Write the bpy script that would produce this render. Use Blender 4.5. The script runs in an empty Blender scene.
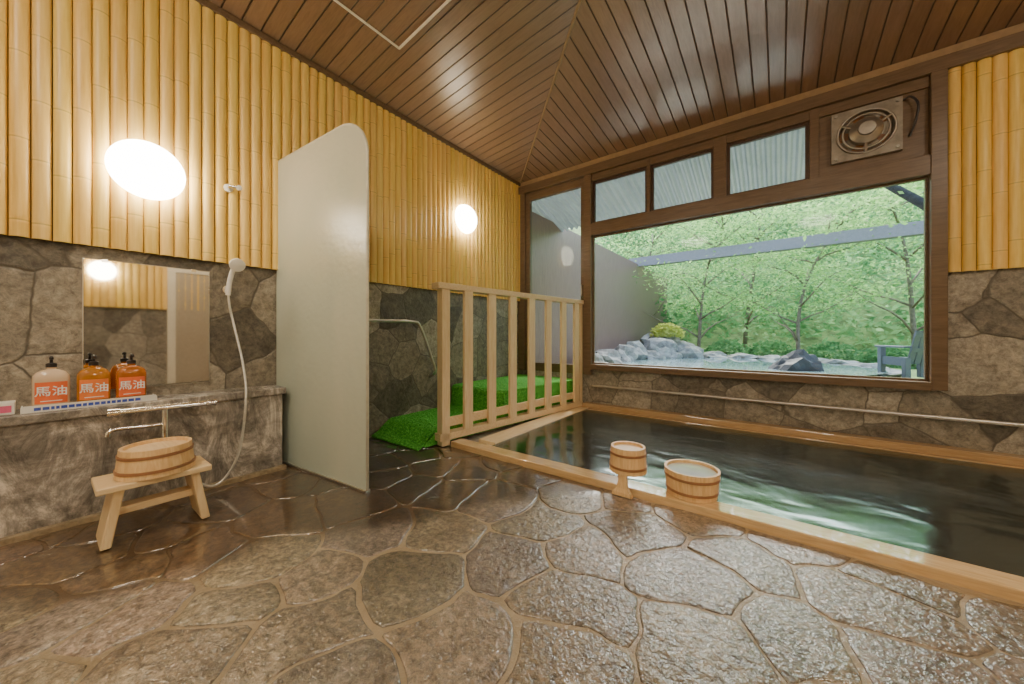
import bpy, bmesh, math, random
from mathutils import Vector, Matrix, noise
random.seed(7)
COL = bpy.context.scene.collection
# ---------------------------------------------------------------- materials
def nt(name):
    m = bpy.data.materials.new(name); m.use_nodes = True
    t = m.node_tree; t.nodes.clear()
    out = t.nodes.new('ShaderNodeOutputMaterial')
    return m, t, out
def c4(c): return (c[0], c[1], c[2], 1)
def ramp(t, stops):
    r = t.nodes.new('ShaderNodeValToRGB'); e = r.color_ramp.elements
    while len(e) < len(stops): e.new(0.5)
    for i, (p, c) in enumerate(stops):
        e[i].position = p; e[i].color = c4(c)
    return r
def mix(t, fac, a, b, mode='MIX'):
    m = t.nodes.new('ShaderNodeMix'); m.data_type = 'RGBA'; m.blend_type = mode
    for s, v in ((0, fac), (6, a), (7, b)):
        if hasattr(v, 'is_linked') or hasattr(v, 'links'): t.links.new(v, m.inputs[s])
        else: m.inputs[s].default_value = v if s == 0 else c4(v)
    return m.outputs[2]
def coords(t, scale=(1, 1, 1), rot=(0, 0, 0), src='Object'):
    tc = t.nodes.new('ShaderNodeTexCoord'); mp = t.nodes.new('ShaderNodeMapping')
    mp.inputs['Scale'].default_value = scale; mp.inputs['Rotation'].default_value = rot
    t.links.new(tc.outputs[src], mp.inputs[0]); return mp.outputs[0]
def noisy(t, vec, scale, detail=4, rough=.6, dist=0):
    n = t.nodes.new('ShaderNodeTexNoise'); n.inputs['Scale'].default_value = scale
    n.inputs['Detail'].default_value = detail; n.inputs['Roughness'].default_value = rough
    n.inputs['Distortion'].default_value = dist
    t.links.new(vec, n.inputs['Vector']); return n
def bump(t, h, strength=.3, dist=.02, normal=None):
    b = t.nodes.new('ShaderNodeBump'); b.inputs['Strength'].default_value = strength
    b.inputs['Distance'].default_value = dist; t.links.new(h, b.inputs['Height'])
    if normal: t.links.new(normal, b.inputs['Normal'])
    return b.outputs[0]
def math_(t, op, a, b=None):
    m = t.nodes.new('ShaderNodeMath'); m.operation = op
    for i, v in enumerate((a, b)):
        if v is None: continue
        if hasattr(v, 'links'): t.links.new(v, m.inputs[i])
        else: m.inputs[i].default_value = v
    return m.outputs[0]
def mapr(t, v, a, b, c, d):
    m = t.nodes.new('ShaderNodeMapRange'); t.links.new(v, m.inputs[0])
    for i, q in enumerate((a, b, c, d)): m.inputs[i + 1].default_value = q
    return m.outputs[0]
def bsdf(t, out):
    p = t.nodes.new('ShaderNodeBsdfPrincipled'); t.links.new(p.outputs[0], out.inputs[0]); return p
def plain(name, col, rough=.5, metal=0, var=.12, scale=20, bmp=0.05, coat=0, trans=0, spec=.5):
    m, t, out = nt(name); p = bsdf(t, out); v = coords(t); n = noisy(t, v, scale)
    a = tuple(x * (1 - var) for x in col); b = tuple(min(1, x * (1 + var)) for x in col)
    r = ramp(t, [(.3, a), (.7, b)]); t.links.new(n.outputs[0], r.inputs[0])
    t.links.new(r.outputs[0], p.inputs['Base Color']); p.inputs['Specular IOR Level'].default_value = spec
    p.inputs['Roughness'].default_value = rough; p.inputs['Metallic'].default_value = metal
    p.inputs['Coat Weight'].default_value = coat; p.inputs['Transmission Weight'].default_value = trans
    if bmp: t.links.new(bump(t, n.outputs[0], bmp, .01), p.inputs['Normal'])
    return m
def wood(name, c1, c2, rough=.45, axis='Y', scale=6, coat=0, cior=1.5):
    m, t, out = nt(name); p = bsdf(t, out)
    s = {'X': (1, 12, 12), 'Y': (12, 1, 12), 'Z': (12, 12, 1)}[axis]
    v = coords(t, s); n = noisy(t, v, scale, 5, .6, 1.2)
    r = ramp(t, [(.3, c1), (.7, c2)]); t.links.new(n.outputs[0], r.inputs[0])
    t.links.new(r.outputs[0], p.inputs['Base Color']); p.inputs['Roughness'].default_value = rough
    p.inputs['Coat Weight'].default_value = coat; p.inputs['Coat Roughness'].default_value = .03; p.inputs['Coat IOR'].default_value = cior
    t.links.new(bump(t, n.outputs[0], .15, .005), p.inputs['Normal'])
    return m
def emis(name, col, s):
    m, t, out = nt(name); e = t.nodes.new('ShaderNodeEmission'); v = coords(t); n = noisy(t, v, 3)
    r = ramp(t, [(0, tuple(x * .96 for x in col)), (1, col)]); t.links.new(n.outputs[0], r.inputs[0])
    t.links.new(r.outputs[0], e.inputs[0]); e.inputs[1].default_value = s
    t.links.new(e.outputs[0], out.inputs[0]); return m

def stone_wall(name, cols, mortar, scale=3.0, axis='X', rough=.3):
    m, t, out = nt(name); p = bsdf(t, out)
    v = coords(t, (1, 1, 1)); n0 = noisy(t, v, 5, 3, .5)
    vm = t.nodes.new('ShaderNodeVectorMath'); vm.operation = 'MULTIPLY_ADD'
    t.links.new(n0.outputs[1], vm.inputs[0]); vm.inputs[1].default_value = (.07, .07, .07); t.links.new(v, vm.inputs[2])
    va = t.nodes.new('ShaderNodeTexVoronoi'); va.inputs['Scale'].default_value = scale
    vb = t.nodes.new('ShaderNodeTexVoronoi'); vb.feature = 'DISTANCE_TO_EDGE'; vb.inputs['Scale'].default_value = scale
    t.links.new(vm.outputs[0], va.inputs[0]); t.links.new(vm.outputs[0], vb.inputs[0])
    sep = t.nodes.new('ShaderNodeSeparateColor'); t.links.new(va.outputs['Color'], sep.inputs[0])
    n1 = noisy(t, v, 7, 10, .75, 1.0); n2 = noisy(t, v, 24, 8, .8, .4)
    f = math_(t, 'ADD', math_(t, 'MULTIPLY', sep.outputs[0], .45), math_(t, 'MULTIPLY', n1.outputs[0], .70))
    k = len(cols); r = ramp(t, [(.27 + .55 * i / (k - 1), c) for i, c in enumerate(cols)]); t.links.new(f, r.inputs[0])
    r2 = ramp(t, [(.38, (.6, .58, .55)), (.5, (1, 1, 1)), (.64, (1.45, 1.42, 1.36))]); t.links.new(n2.outputs[0], r2.inputs[0])
    base = mix(t, 1.0, r.outputs[0], r2.outputs[0], 'MULTIPLY')
    er = ramp(t, [(.003, (0, 0, 0)), (.016, (1, 1, 1))]); t.links.new(vb.outputs[0], er.inputs[0])
    t.links.new(mix(t, er.outputs[0], mortar, base), p.inputs['Base Color'])
    p.inputs['Roughness'].default_value = rough
    hr = ramp(t, [(0, (0, 0, 0)), (.02, (1, 1, 1))]); t.links.new(vb.outputs[0], hr.inputs[0])
    b1 = bump(t, hr.outputs[0], .4, .012); b1 = bump(t, sep.outputs[1], .3, .02, b1); b1 = bump(t, n2.outputs[0], .3, .01, b1)
    t.links.new(bump(t, n1.outputs[0], .45, .035, b1), p.inputs['Normal'])
    return m

M = {}
M['wall_stone'] = stone_wall('crazy_paving_wall', [(.085, .073, .055), (.17, .146, .112), (.265, .23, .178), (.42, .37, .295)], (.12, .10, .075), 2.3)
def counter_mat():
    m, t, out = nt('mottled_slab_stone'); p = bsdf(t, out); v = coords(t, (1, .7, 1.4))
    n = noisy(t, v, 4, 10, .75, .7); n2 = noisy(t, v, 30, 6, .7); n3 = noisy(t, coords(t, (1, 1, .45), (0.6, 0, 0)), 6, 10, .8, 1.0)
    r = ramp(t, [(.3, (.16, .143, .12)), (.47, (.28, .253, .22)), (.6, (.42, .385, .34)), (.75, (.27, .243, .21))])
    t.links.new(n.outputs[0], r.inputs[0])
    r3 = ramp(t, [(.4, (.45, .44, .43)), (.52, (1.0, .98, .96)), (.62, (2.0, 1.95, 1.9))]); t.links.new(n3.outputs[0], r3.inputs[0])
    t.links.new(mix(t, 1.0, r.outputs[0], r3.outputs[0], 'MULTIPLY'), p.inputs['Base Color'])
    p.inputs['Roughness'].default_value = .22
    b = bump(t, n.outputs[0], .25, .03); t.links.new(bump(t, n2.outputs[0], .15, .01, b), p.inputs['Normal']); return m
M['counter'] = counter_mat()
def floor_mat(name, grout=False):
    m, t, out = nt(name); p = bsdf(t, out); v = coords(t)
    n = noisy(t, v, 4, 6, .65, .4); n2 = noisy(t, v, 30, 10, .85, .3); n3 = noisy(t, v, 1.1, 3, .5)
    g1 = noisy(t, v, 36, 3, .6, .2); g2 = noisy(t, v, 95, 2, .5)
    if grout: r = ramp(t, [(.3, (.32, .235, .135)), (.7, (.52, .40, .255))])
    else: r = ramp(t, [(.3, (.13, .10, .07)), (.52, (.215, .175, .13)), (.74, (.37, .32, .26))])
    t.links.new(n.outputs[0], r.inputs[0]); base = r.outputs[0]
    if not grout:
        at = t.nodes.new('ShaderNodeAttribute'); at.attribute_name = 'tint'
        base = mix(t, 1.0, base, at.outputs[0], 'MULTIPLY')
        r2 = ramp(t, [(.40, (.32, .29, .25)), (.5, (.9, .88, .85)), (.60, (1.7, 1.6, 1.5))]); t.links.new(n2.outputs[0], r2.inputs[0])
        base = mix(t, 1.0, base, r2.outputs[0], 'MULTIPLY')
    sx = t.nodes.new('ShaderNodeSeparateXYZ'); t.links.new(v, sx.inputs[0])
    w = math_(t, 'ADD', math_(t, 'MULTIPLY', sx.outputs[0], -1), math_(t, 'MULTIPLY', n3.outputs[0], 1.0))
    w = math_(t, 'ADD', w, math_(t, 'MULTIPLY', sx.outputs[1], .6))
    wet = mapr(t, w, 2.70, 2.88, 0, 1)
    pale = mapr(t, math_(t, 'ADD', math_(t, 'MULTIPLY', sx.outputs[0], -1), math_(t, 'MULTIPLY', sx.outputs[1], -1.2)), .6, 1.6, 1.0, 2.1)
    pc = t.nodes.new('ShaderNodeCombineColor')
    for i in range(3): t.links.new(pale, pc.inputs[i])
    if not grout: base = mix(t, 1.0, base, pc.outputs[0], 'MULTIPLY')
    dark = mix(t, 1.0, base, (.25, .185, .125), 'MULTIPLY')
    t.links.new(mix(t, wet, base, dark), p.inputs['Base Color'])
    p.inputs['Roughness'].default_value = .4
    p.inputs['Coat Weight'].default_value = .7 if grout else 1; p.inputs['Coat IOR'].default_value = 1.7 if grout else 2.15
    t.links.new(mapr(t, wet, 0, 1, .11, .03), p.inputs['Coat Roughness'])
    def bmp(strength_dry, strength_wet, dist, h, nrm=None):
        b = t.nodes.new('ShaderNodeBump'); b.inputs['Distance'].default_value = dist
        t.links.new(mapr(t, wet, 0, 1, strength_dry, strength_wet), b.inputs['Strength']); t.links.new(h, b.inputs['Height'])
        if nrm: t.links.new(nrm, b.inputs['Normal'])
        return b.outputs[0]
    t.links.new(bmp(.8, .25, .015, n2.outputs[0]), p.inputs['Normal'])
    c1 = bmp(.8, .08, .013, g1.outputs[0])
    t.links.new(bmp(.6, .02, .004, g2.outputs[0], c1), p.inputs['Coat Normal'])
    return m
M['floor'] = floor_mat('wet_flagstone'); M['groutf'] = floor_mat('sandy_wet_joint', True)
M['grout'] = plain('sandy_wet_grout', (.34, .26, .16), .22, 0, .35, 22, .5)
def bamboo_mat():
    m, t, out = nt('split_bamboo'); p = bsdf(t, out); v = coords(t, (20, 20, 1.2)); n = noisy(t, v, 3, 4, .6)
    at = t.nodes.new('ShaderNodeAttribute'); at.attribute_name = 'tint'
    r = ramp(t, [(.3, (.78, .50, .115)), (.7, (.90, .635, .20))]); t.links.new(n.outputs[0], r.inputs[0])
    t.links.new(mix(t, 1.0, r.outputs[0], at.outputs[0], 'MULTIPLY'), p.inputs['Base Color'])
    p.inputs['Roughness'].default_value = .36; p.inputs['Specular IOR Level'].default_value = .45
    return m
M['bamboo'] = bamboo_mat()
def ceil_mat(name, axis):
    m, t, out = nt(name); p = bsdf(t, out); v = coords(t)
    sx = t.nodes.new('ShaderNodeSeparateXYZ'); t.links.new(v, sx.inputs[0])
    q = math_(t, 'DIVIDE', math_(t, 'ADD', sx.outputs[axis], 20), .12)
    fr = math_(t, 'FRACT', q); fl = math_(t, 'FLOOR', q)
    wn = t.nodes.new('ShaderNodeTexWhiteNoise'); wn.noise_dimensions = '1D'; t.links.new(fl, wn.inputs['W'])
    g = noisy(t, coords(t, (18, 1.2, 18) if axis == 0 else (1.2, 18, 18)), 3, 5, .6, .8)
    f = math_(t, 'ADD', math_(t, 'MULTIPLY', wn.outputs[0], .15), math_(t, 'MULTIPLY', g.outputs[0], .75))
    r = ramp(t, [(.25, (.22, .13, .08)), (.7, (.35, .22, .145))]); t.links.new(f, r.inputs[0])
    gr = ramp(t, [(0, (0, 0, 0)), (.05, (1, 1, 1)), (.94, (1, 1, 1)), (1, (0, 0, 0))]); t.links.new(fr, gr.inputs[0])
    t.links.new(mix(t, gr.outputs[0], (.015, .009, .006), r.outputs[0]), p.inputs['Base Color'])
    p.inputs['Roughness'].default_value = .32; p.inputs['Specular IOR Level'].default_value = .85
    b = bump(t, gr.outputs[0], .8, .02); t.links.new(bump(t, g.outputs[0], .06, .01, b), p.inputs['Normal'])
    return m
M['ceiling_a'] = ceil_mat('ceiling_boards_across', 0); M['ceiling_b'] = ceil_mat('ceiling_boards_along', 1)
M['brown'] = wood('bronze_brown_frame', (.125, .078, .043), (.21, .133, .075), .33, 'X', 4)
M['hinoki'] = wood('pale_cypress', (.76, .53, .27), (.90, .70, .42), .4, 'Z', 4)
M['hinoki_x'] = wood('wet_cypress_beam', (.60, .37, .16), (.80, .55, .28), .14, 'X', 4, .9, 1.7)
M['hinoki_b'] = wood('aged_wet_cypress', (.40, .24, .11), (.58, .38, .19), .2, 'X', 4, .5)
M['hinoki_y'] = wood('cypress_rail', (.74, .51, .26), (.88, .68, .40), .35, 'Y', 4)
M['wetledge'] = wood('soaked_pale_cypress_ledge', (.70, .64, .54), (.84, .80, .72), .1, 'X', 4, 0)
M['tubwood'] = wood('soaked_tub_boards', (.30, .185, .085), (.48, .31, .16), .4, 'X', 5)
M['bucket'] = wood('bucket_cypress', (.70, .42, .18), (.88, .62, .32), .4, 'Z', 4)
M['hoop'] = plain('brown_hoop', (.34, .16, .07), .35)
M['disc'] = wood('bucket_disc_wood', (.76, .52, .28), (.90, .69, .42), .4, 'X', 3)
M['chrome'] = plain('chrome', (.8, .79, .77), .14, 1, .05, 5, 0)
M['steel'] = plain('dull_steel', (.62, .58, .52), .35, 1, .1, 12, .05)
M['hose'] = plain('grey_metal_hose', (.66, .64, .60), .3, .7, .1, 60, .1)
M['fanmetal'] = plain('weathered_fan_metal', (.30, .26, .21), .45, .4, .35, 9, .2)
M['fansteel'] = plain('grey_fan_metal', (.42, .38, .33), .4, .8, .2, 12, .1)
M['white'] = plain('white_plastic', (.85, .83, .78), .3, 0, .04)
M['black'] = plain('black_plastic', (.03, .025, .025), .3)
M['cream'] = plain('cream_paint', (.76, .68, .53), .5, 0, .05)
M['greige'] = plain('muted_tan_door', (.44, .36, .26), .5, 0, .08)
M['lamp'] = emis('lit_opal_glass', (1, .87, .64), 28)
M['fill_glow'] = emis('fill_lamp_opal_glow', (1, .885, .70), 44)  # glow of the added out-of-view fill lamps
def turf():
    m, t, out = nt('green_turf'); p = bsdf(t, out); v = coords(t); n = noisy(t, v, 60, 5, .85)
    r = ramp(t, [(.36, (.015, .20, .015)), (.5, (.09, .55, .045)), (.64, (.32, .86, .15))]); t.links.new(n.outputs[0], r.inputs[0])
    t.links.new(r.outputs[0], p.inputs['Base Color']); p.inputs['Roughness'].default_value = .8
    t.links.new(bump(t, n.outputs[0], .8, .02), p.inputs['Normal']); return m
M['turf'] = turf()
def frosted():
    m, t, out = nt('frosted_mottled_panel'); p = bsdf(t, out); v = coords(t, (1.2, 1.2, .6)); n = noisy(t, v, 1.6, 4, .5, .6)
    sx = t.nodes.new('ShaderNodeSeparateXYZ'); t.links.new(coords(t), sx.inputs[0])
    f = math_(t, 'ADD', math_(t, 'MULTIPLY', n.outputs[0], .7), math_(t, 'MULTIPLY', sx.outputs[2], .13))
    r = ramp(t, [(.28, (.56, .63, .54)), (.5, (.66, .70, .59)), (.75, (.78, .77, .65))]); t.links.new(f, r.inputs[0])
    t.links.new(r.outputs[0], p.inputs['Base Color']); p.inputs['Roughness'].default_value = .28
    p.inputs['Transmission Weight'].default_value = .25
    n2 = noisy(t, coords(t, (1, 1, 1)), 20, 4, .5)
    t.links.new(bump(t, n2.outputs[0], .2, .012), p.inputs['Normal']); return m
M['frost'] = frosted()
def glass():
    m, t, out = nt('window_glass'); tr = t.nodes.new('ShaderNodeBsdfTransparent'); gl = t.nodes.new('ShaderNodeBsdfGlossy')
    v = coords(t); n = noisy(t, v, 1.5); r = ramp(t, [(0, (.93, .97, .96)), (1, (.96, .99, .98))]); t.links.new(n.outputs[0], r.inputs[0])
    t.links.new(r.outputs[0], tr.inputs[0]); gl.inputs['Roughness'].default_value = .06
    fz = t.nodes.new('ShaderNodeFresnel'); fz.inputs[0].default_value = 1.2
    mx = t.nodes.new('ShaderNodeMixShader'); t.links.new(fz.outputs[0], mx.inputs[0]); t.links.new(tr.outputs[0], mx.inputs[1]); t.links.new(gl.outputs[0], mx.inputs[2])
    t.links.new(mx.outputs[0], out.inputs[0]); return m
M['glass'] = glass()
def mirror():
    m, t, out = nt('mirror_silver'); p = bsdf(t, out); v = coords(t); n = noisy(t, v, 4); r = ramp(t, [(.3, (.80, .79, .75)), (.7, (.86, .85, .81))])
    t.links.new(n.outputs[0], r.inputs[0]); t.links.new(r.outputs[0], p.inputs['Base Color']); p.inputs['Metallic'].default_value = 1; p.inputs['Roughness'].default_value = .03
    return m
M['mirror'] = mirror()
def water(name, tint, bs=.25, sc=3, ior=1.5, rough=.03, gcol=(1, 1, 1), st=1.8):
    m, t, out = nt(name); tr = t.nodes.new('ShaderNodeBsdfTransparent'); gl = t.nodes.new('ShaderNodeBsdfGlossy')
    tr.inputs[0].default_value = c4(tint); gl.inputs['Roughness'].default_value = rough; gl.inputs[0].default_value = c4(gcol)
    v = coords(t, (1, st, 1)); n = noisy(t, v, sc, 2, .45, .4); b = bump(t, n.outputs[0], bs, .03)
    fz = t.nodes.new('ShaderNodeFresnel'); fz.inputs[0].default_value = ior
    t.links.new(b, gl.inputs['Normal'])
    mx = t.nodes.new('ShaderNodeMixShader'); t.links.new(fz.outputs[0], mx.inputs[0]); t.links.new(tr.outputs[0], mx.inputs[1]); t.links.new(gl.outputs[0], mx.inputs[2])
    t.links.new(mx.outputs[0], out.inputs[0]); return m
M['water'] = water('hot_spring_water', (.66, .75, .68), .50, 2.0, 3.6, .13, (.88, 1, 1), 1.7)
M['pond'] = plain('outdoor_pool_water', (.26, .36, .37), .04, 0, .2, 2, .15, 0, 0, 1.0)
def leafmat(name, a, b, c, tl_=.5, sc=.9):
    m, t, out = nt(name); v = coords(t); n = noisy(t, v, sc, 6, .8)
    r = ramp(t, [(.3, a), (.5, b), (.7, c)]); t.links.new(n.outputs[0], r.inputs[0])
    d = t.nodes.new('ShaderNodeBsdfDiffuse'); tl = t.nodes.new('ShaderNodeBsdfTranslucent')
    t.links.new(r.outputs[0], d.inputs[0]); t.links.new(r.outputs[0], tl.inputs[0])
    mx = t.nodes.new('ShaderNodeMixShader'); mx.inputs[0].default_value = tl_
    t.links.new(d.outputs[0], mx.inputs[1]); t.links.new(tl.outputs[0], mx.inputs[2]); t.links.new(mx.outputs[0], out.inputs[0]); return m
M['leaf'] = leafmat('maple_leaves', (.14, .36, .10), (.34, .60, .20), (.64, .82, .40))
M['leaf2'] = leafmat('hillside_leaves', (.04, .14, .06), (.17, .38, .16), (.48, .67, .36), .5, .4)
M['moss'] = leafmat('yellow_moss', (.40, .45, .08), (.60, .64, .16), (.78, .80, .28))
M['roof'] = leafmat('corrugated_sheet', (.32, .355, .37), (.40, .435, .45), (.46, .49, .50), .06)
M['bark'] = plain('grey_bark', (.20, .16, .12), .8, 0, .4, 18, .5)
M['darkbark'] = plain('dark_wet_bark', (.05, .045, .05), .7, 0, .4, 18, .5)
M['rock'] = plain('grey_rock', (.32, .31, .285), .7, 0, .6, 5, .7)
M['darkrock'] = plain('dark_rock', (.05, .055, .065), .6, 0, .4, 5, .6)
M['ground'] = plain('mossy_ground', (.20, .30, .10), .9, 0, .5, 4, .6)
M['fence_out'] = wood('weathered_purple_brown_boards', (.20, .115, .10), (.31, .195, .17), .4, 'Z', 4)
M['beam_out'] = plain('lilac_grey_steel_beam', (.28, .25, .28), .5)
M['bluepl'] = plain('blue_grey_plastic', (.12, .145, .185), .45)
M['amber'] = plain('orange_liquid_plastic', (.95, .42, .06), .08, 0, .08, 6, 0, .5, .6)
M['amber_dark'] = plain('amber_plastic', (.88, .30, .03), .08, 0, .08, 6, 0, .5, .6)
M['peach'] = plain('milky_peach_plastic', (.92, .70, .50), .15, 0, .06, 6, 0, .5, .25)
M['redlabel'] = plain('red_orange_label', (.85, .17, .05), .5, 0, .1)
M['orlabel'] = plain('orange_label', (.85, .23, .05), .5, 0, .1)
M['inkw'] = plain('white_ink', (.95, .93, .88), .5)
M['blue'] = plain('blue_print', (.05, .10, .50), .5)
M['pink'] = plain('pink_print', (.8, .15, .3), .5)

# ---------------------------------------------------------------- mesh helpers
def obj(name, verts, faces, mat, parent=None, smooth=False, loc=(0, 0, 0)):
    me = bpy.data.meshes.new(name); me.from_pydata([tuple(v) for v in verts], [], faces); me.validate(); me.update()
    for mm in (mat if isinstance(mat, (list, tuple)) else [mat]): me.materials.append(mm)
    if smooth: me.polygons.foreach_set('use_smooth', [True] * len(me.polygons))
    o = bpy.data.objects.new(name, me); COL.objects.link(o); o.location = loc
    if parent: o.parent = parent
    return o
def recenter(o):
    me = o.data; xs = [v.co for v in me.vertices]
    c = Vector(((min(v.x for v in xs) + max(v.x for v in xs)) / 2, (min(v.y for v in xs) + max(v.y for v in xs)) / 2, min(v.z for v in xs)))
    for v in me.vertices: v.co -= c
    o.location = o.location + c; return o
def boxdata(boxes):
    V, F = [], []
    for (x0, x1, y0, y1, z0, z1) in boxes:
        b = len(V)
        V += [(x0, y0, z0), (x1, y0, z0), (x1, y1, z0), (x0, y1, z0), (x0, y0, z1), (x1, y0, z1), (x1, y1, z1), (x0, y1, z1)]
        F += [tuple(b + i for i in f) for f in ((0, 3, 2, 1), (4, 5, 6, 7), (0, 1, 5, 4), (1, 2, 6, 5), (2, 3, 7, 6), (3, 0, 4, 7))]
    return V, F
def boxes(name, bl, mat, parent=None, bevel=0):
    V, F = boxdata(bl); o = obj(name, V, F, mat, parent)
    if bevel:
        bm = o.modifiers.new('bevel', 'BEVEL'); bm.width = bevel; bm.segments = 2
    return o
def box(name, x0, x1, y0, y1, z0, z1, mat, parent=None, bevel=0): return boxes(name, [(x0, x1, y0, y1, z0, z1)], mat, parent, bevel)
def thing(name, loc, label, cat, rotz=0, group=None, rot=None):
    e = bpy.data.objects.new(name, None); e.empty_display_size = .1; COL.objects.link(e); e.location = loc
    e.rotation_euler = rot if rot else (0, 0, rotz)
    e['label'] = label; e['category'] = cat
    if group: e['group'] = group
    return e
def tag(o, label, cat, group=None, kind=None):
    o['label'] = label; o['category'] = cat
    if group: o['group'] = group
    if kind: o['kind'] = kind
    return o
def struct(o, label=None, cat=None):
    o['kind'] = 'structure'
    if label: o['label'] = label
    if cat: o['category'] = cat
    return o
def lathe(name, prof, mat, parent=None, seg=40, smooth=True, wob=None, loc=(0, 0, 0)):
    V, F = [], []
    for (r, z) in prof:
        for i in range(seg):
            a = 2 * math.pi * i / seg; rr = r * (wob(i) if wob else 1)
            V.append((rr * math.cos(a), rr * math.sin(a), z))
    for j in range(len(prof) - 1):
        for i in range(seg):
            k = (i + 1) % seg
            F.append((j * seg + i, j * seg + k, (j + 1) * seg + k, (j + 1) * seg + i))
    if prof[0][0] > .0005: F.append(tuple(range(seg))[::-1])
    if prof[-1][0] > .0005: F.append(tuple((len(prof) - 1) * seg + i for i in range(seg)))
    o = obj(name, V, F, mat, parent, smooth, loc)
    if smooth: o.data.set_sharp_from_angle(angle=math.radians(40))
    return o
def catmull(P, n=8):
    P = [Vector(p) for p in P]; out = []
    Q = [P[0] * 2 - P[1]] + P + [P[-1] * 2 - P[-2]]
    for i in range(1, len(Q) - 2):
        for k in range(n):
            t = k / n; a, b, c, d = Q[i - 1], Q[i], Q[i + 1], Q[i + 2]
            out.append(.5 * ((2 * b) + (c - a) * t + (2 * a - 5 * b + 4 * c - d) * t * t + (3 * b - a - 3 * c + d) * t ** 3))
    out.append(P[-1]); return out
def tubedata(P, R, seg=10):
    P = [Vector(p) for p in P]; V, F = [], []
    if not hasattr(R, '__len__'): R = [R] * len(P)
    up = Vector((0, 0, 1)); T0 = (P[1] - P[0]).normalized()
    if abs(T0.z) > .9: up = Vector((1, 0, 0))
    nrm = T0.cross(up).normalized()
    for i, p in enumerate(P):
        T = (P[min(i + 1, len(P) - 1)] - P[max(i - 1, 0)]).normalized()
        nrm = (nrm - T * nrm.dot(T)).normalized(); bn = T.cross(nrm)
        for k in range(seg):
            a = 2 * math.pi * k / seg; V.append(p + (nrm * math.cos(a) + bn * math.sin(a)) * R[i])
    for i in range(len(P) - 1):
        for k in range(seg):
            l = (k + 1) % seg; F.append((i * seg + k, i * seg + l, (i + 1) * seg + l, (i + 1) * seg + k))
    F.append(tuple(range(seg))[::-1]); F.append(tuple((len(P) - 1) * seg + k for k in range(seg)))
    return V, F
def tube(name, P, R, mat, parent=None, seg=12, n=0):
    if n: P = catmull(P, n)
    V, F = tubedata(P, R, seg); o = obj(name, V, F, mat, parent, True); o.data.set_sharp_from_angle(angle=math.radians(50)); return o
def merge(parts):
    V, F = [], []
    for v, f in parts:
        b = len(V); V += [tuple(x) for x in v]; F += [tuple(i + b for i in q) for q in f]
    return V, F
def textmesh(body, size, mat, parent, mtx, name='lettering'):
    cu = bpy.data.curves.new('t', 'FONT'); cu.body = body; cu.size = size; cu.extrude = .0006; cu.align_x = 'CENTER'; cu.align_y = 'CENTER'; cu.offset = .0006
    o = bpy.data.objects.new('t', cu); COL.objects.link(o); bpy.context.view_layer.update()
    me = bpy.data.meshes.new_from_object(o.evaluated_get(bpy.context.evaluated_depsgraph_get()))
    bpy.data.objects.remove(o); me.name = name; me.materials.clear(); me.materials.append(mat); me.transform(mtx)
    q = bpy.data.objects.new(name, me); COL.objects.link(q); q.parent = parent; return q

# ================================================================= ROOM
XL, XR, YB, YR = -3.2, 3.5, 4.435, -2.0
ZC = 3.317; ZB = 1.515
seeds = [(-1.368,1.241),(-1.609,.927),(-1.823,.611),(-1.639,.405),(-1.541,.692),(-1.207,.914),(-1.262,.540),(-.836,.823),(-.593,1.246),
 (-.996,1.264),(-1.022,1.600),(-1.020,2.002),(-.571,1.843),(-.288,1.609),(-.202,1.257),(-.101,1.86),(.30,1.86),(.06,1.50),(-.515,.90),
 (-1.376,1.649),(-1.495,.20),(-2.014,.034),(-1.72,-.10),(.62,1.65),(-.979,.45),(-2.17,.825),(-2.151,.438),(-2.077,1.119),(-1.913,1.512),(-1.83,1.904),(-1.40,2.06),
 (-2.6,.6),(-2.6,1.05),(-2.5,.1),(-2.45,1.6)]
rs = random.Random(3)
for k_ in range(6000):
    p = (rs.uniform(-3.2, 3.5), rs.uniform(-2, 2.2))
    md = .46 if k_ < 4000 else .25
    if all((p[0] - s[0]) ** 2 + (p[1] - s[1]) ** 2 > md ** 2 for s in seeds): seeds.append(p)
def clip(poly, n, c):
    out = []
    for i in range(len(poly)):
        a, b = poly[i], poly[(i + 1) % len(poly)]
        da = a[0] * n[0] + a[1] * n[1] - c; db = b[0] * n[0] + b[1] * n[1] - c
        if da <= 0: out.append(a)
        if (da < 0 < db) or (db < 0 < da):
            t = da / (da - db); out.append((a[0] + (b[0] - a[0]) * t, a[1] + (b[1] - a[1]) * t))
    return out
nx = 60; FV = []; FF = []; FM = []; FT = []
for j in range(41):
    for i in range(nx + 1):
        x = XL + (XR - XL) * i / nx; y = YR + (2.2 - YR) * j / 40
        FV.append((x, y, -.0015 + .002 * noise.noise(Vector((x * 4, y * 4, 0)))))
for j in range(40):
    for i in range(nx):
        a = j * (nx + 1) + i; FF.append((a, a + 1, a + nx + 2, a + nx + 1)); FM.append(1); FT.append((1, 1, 1))
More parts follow.
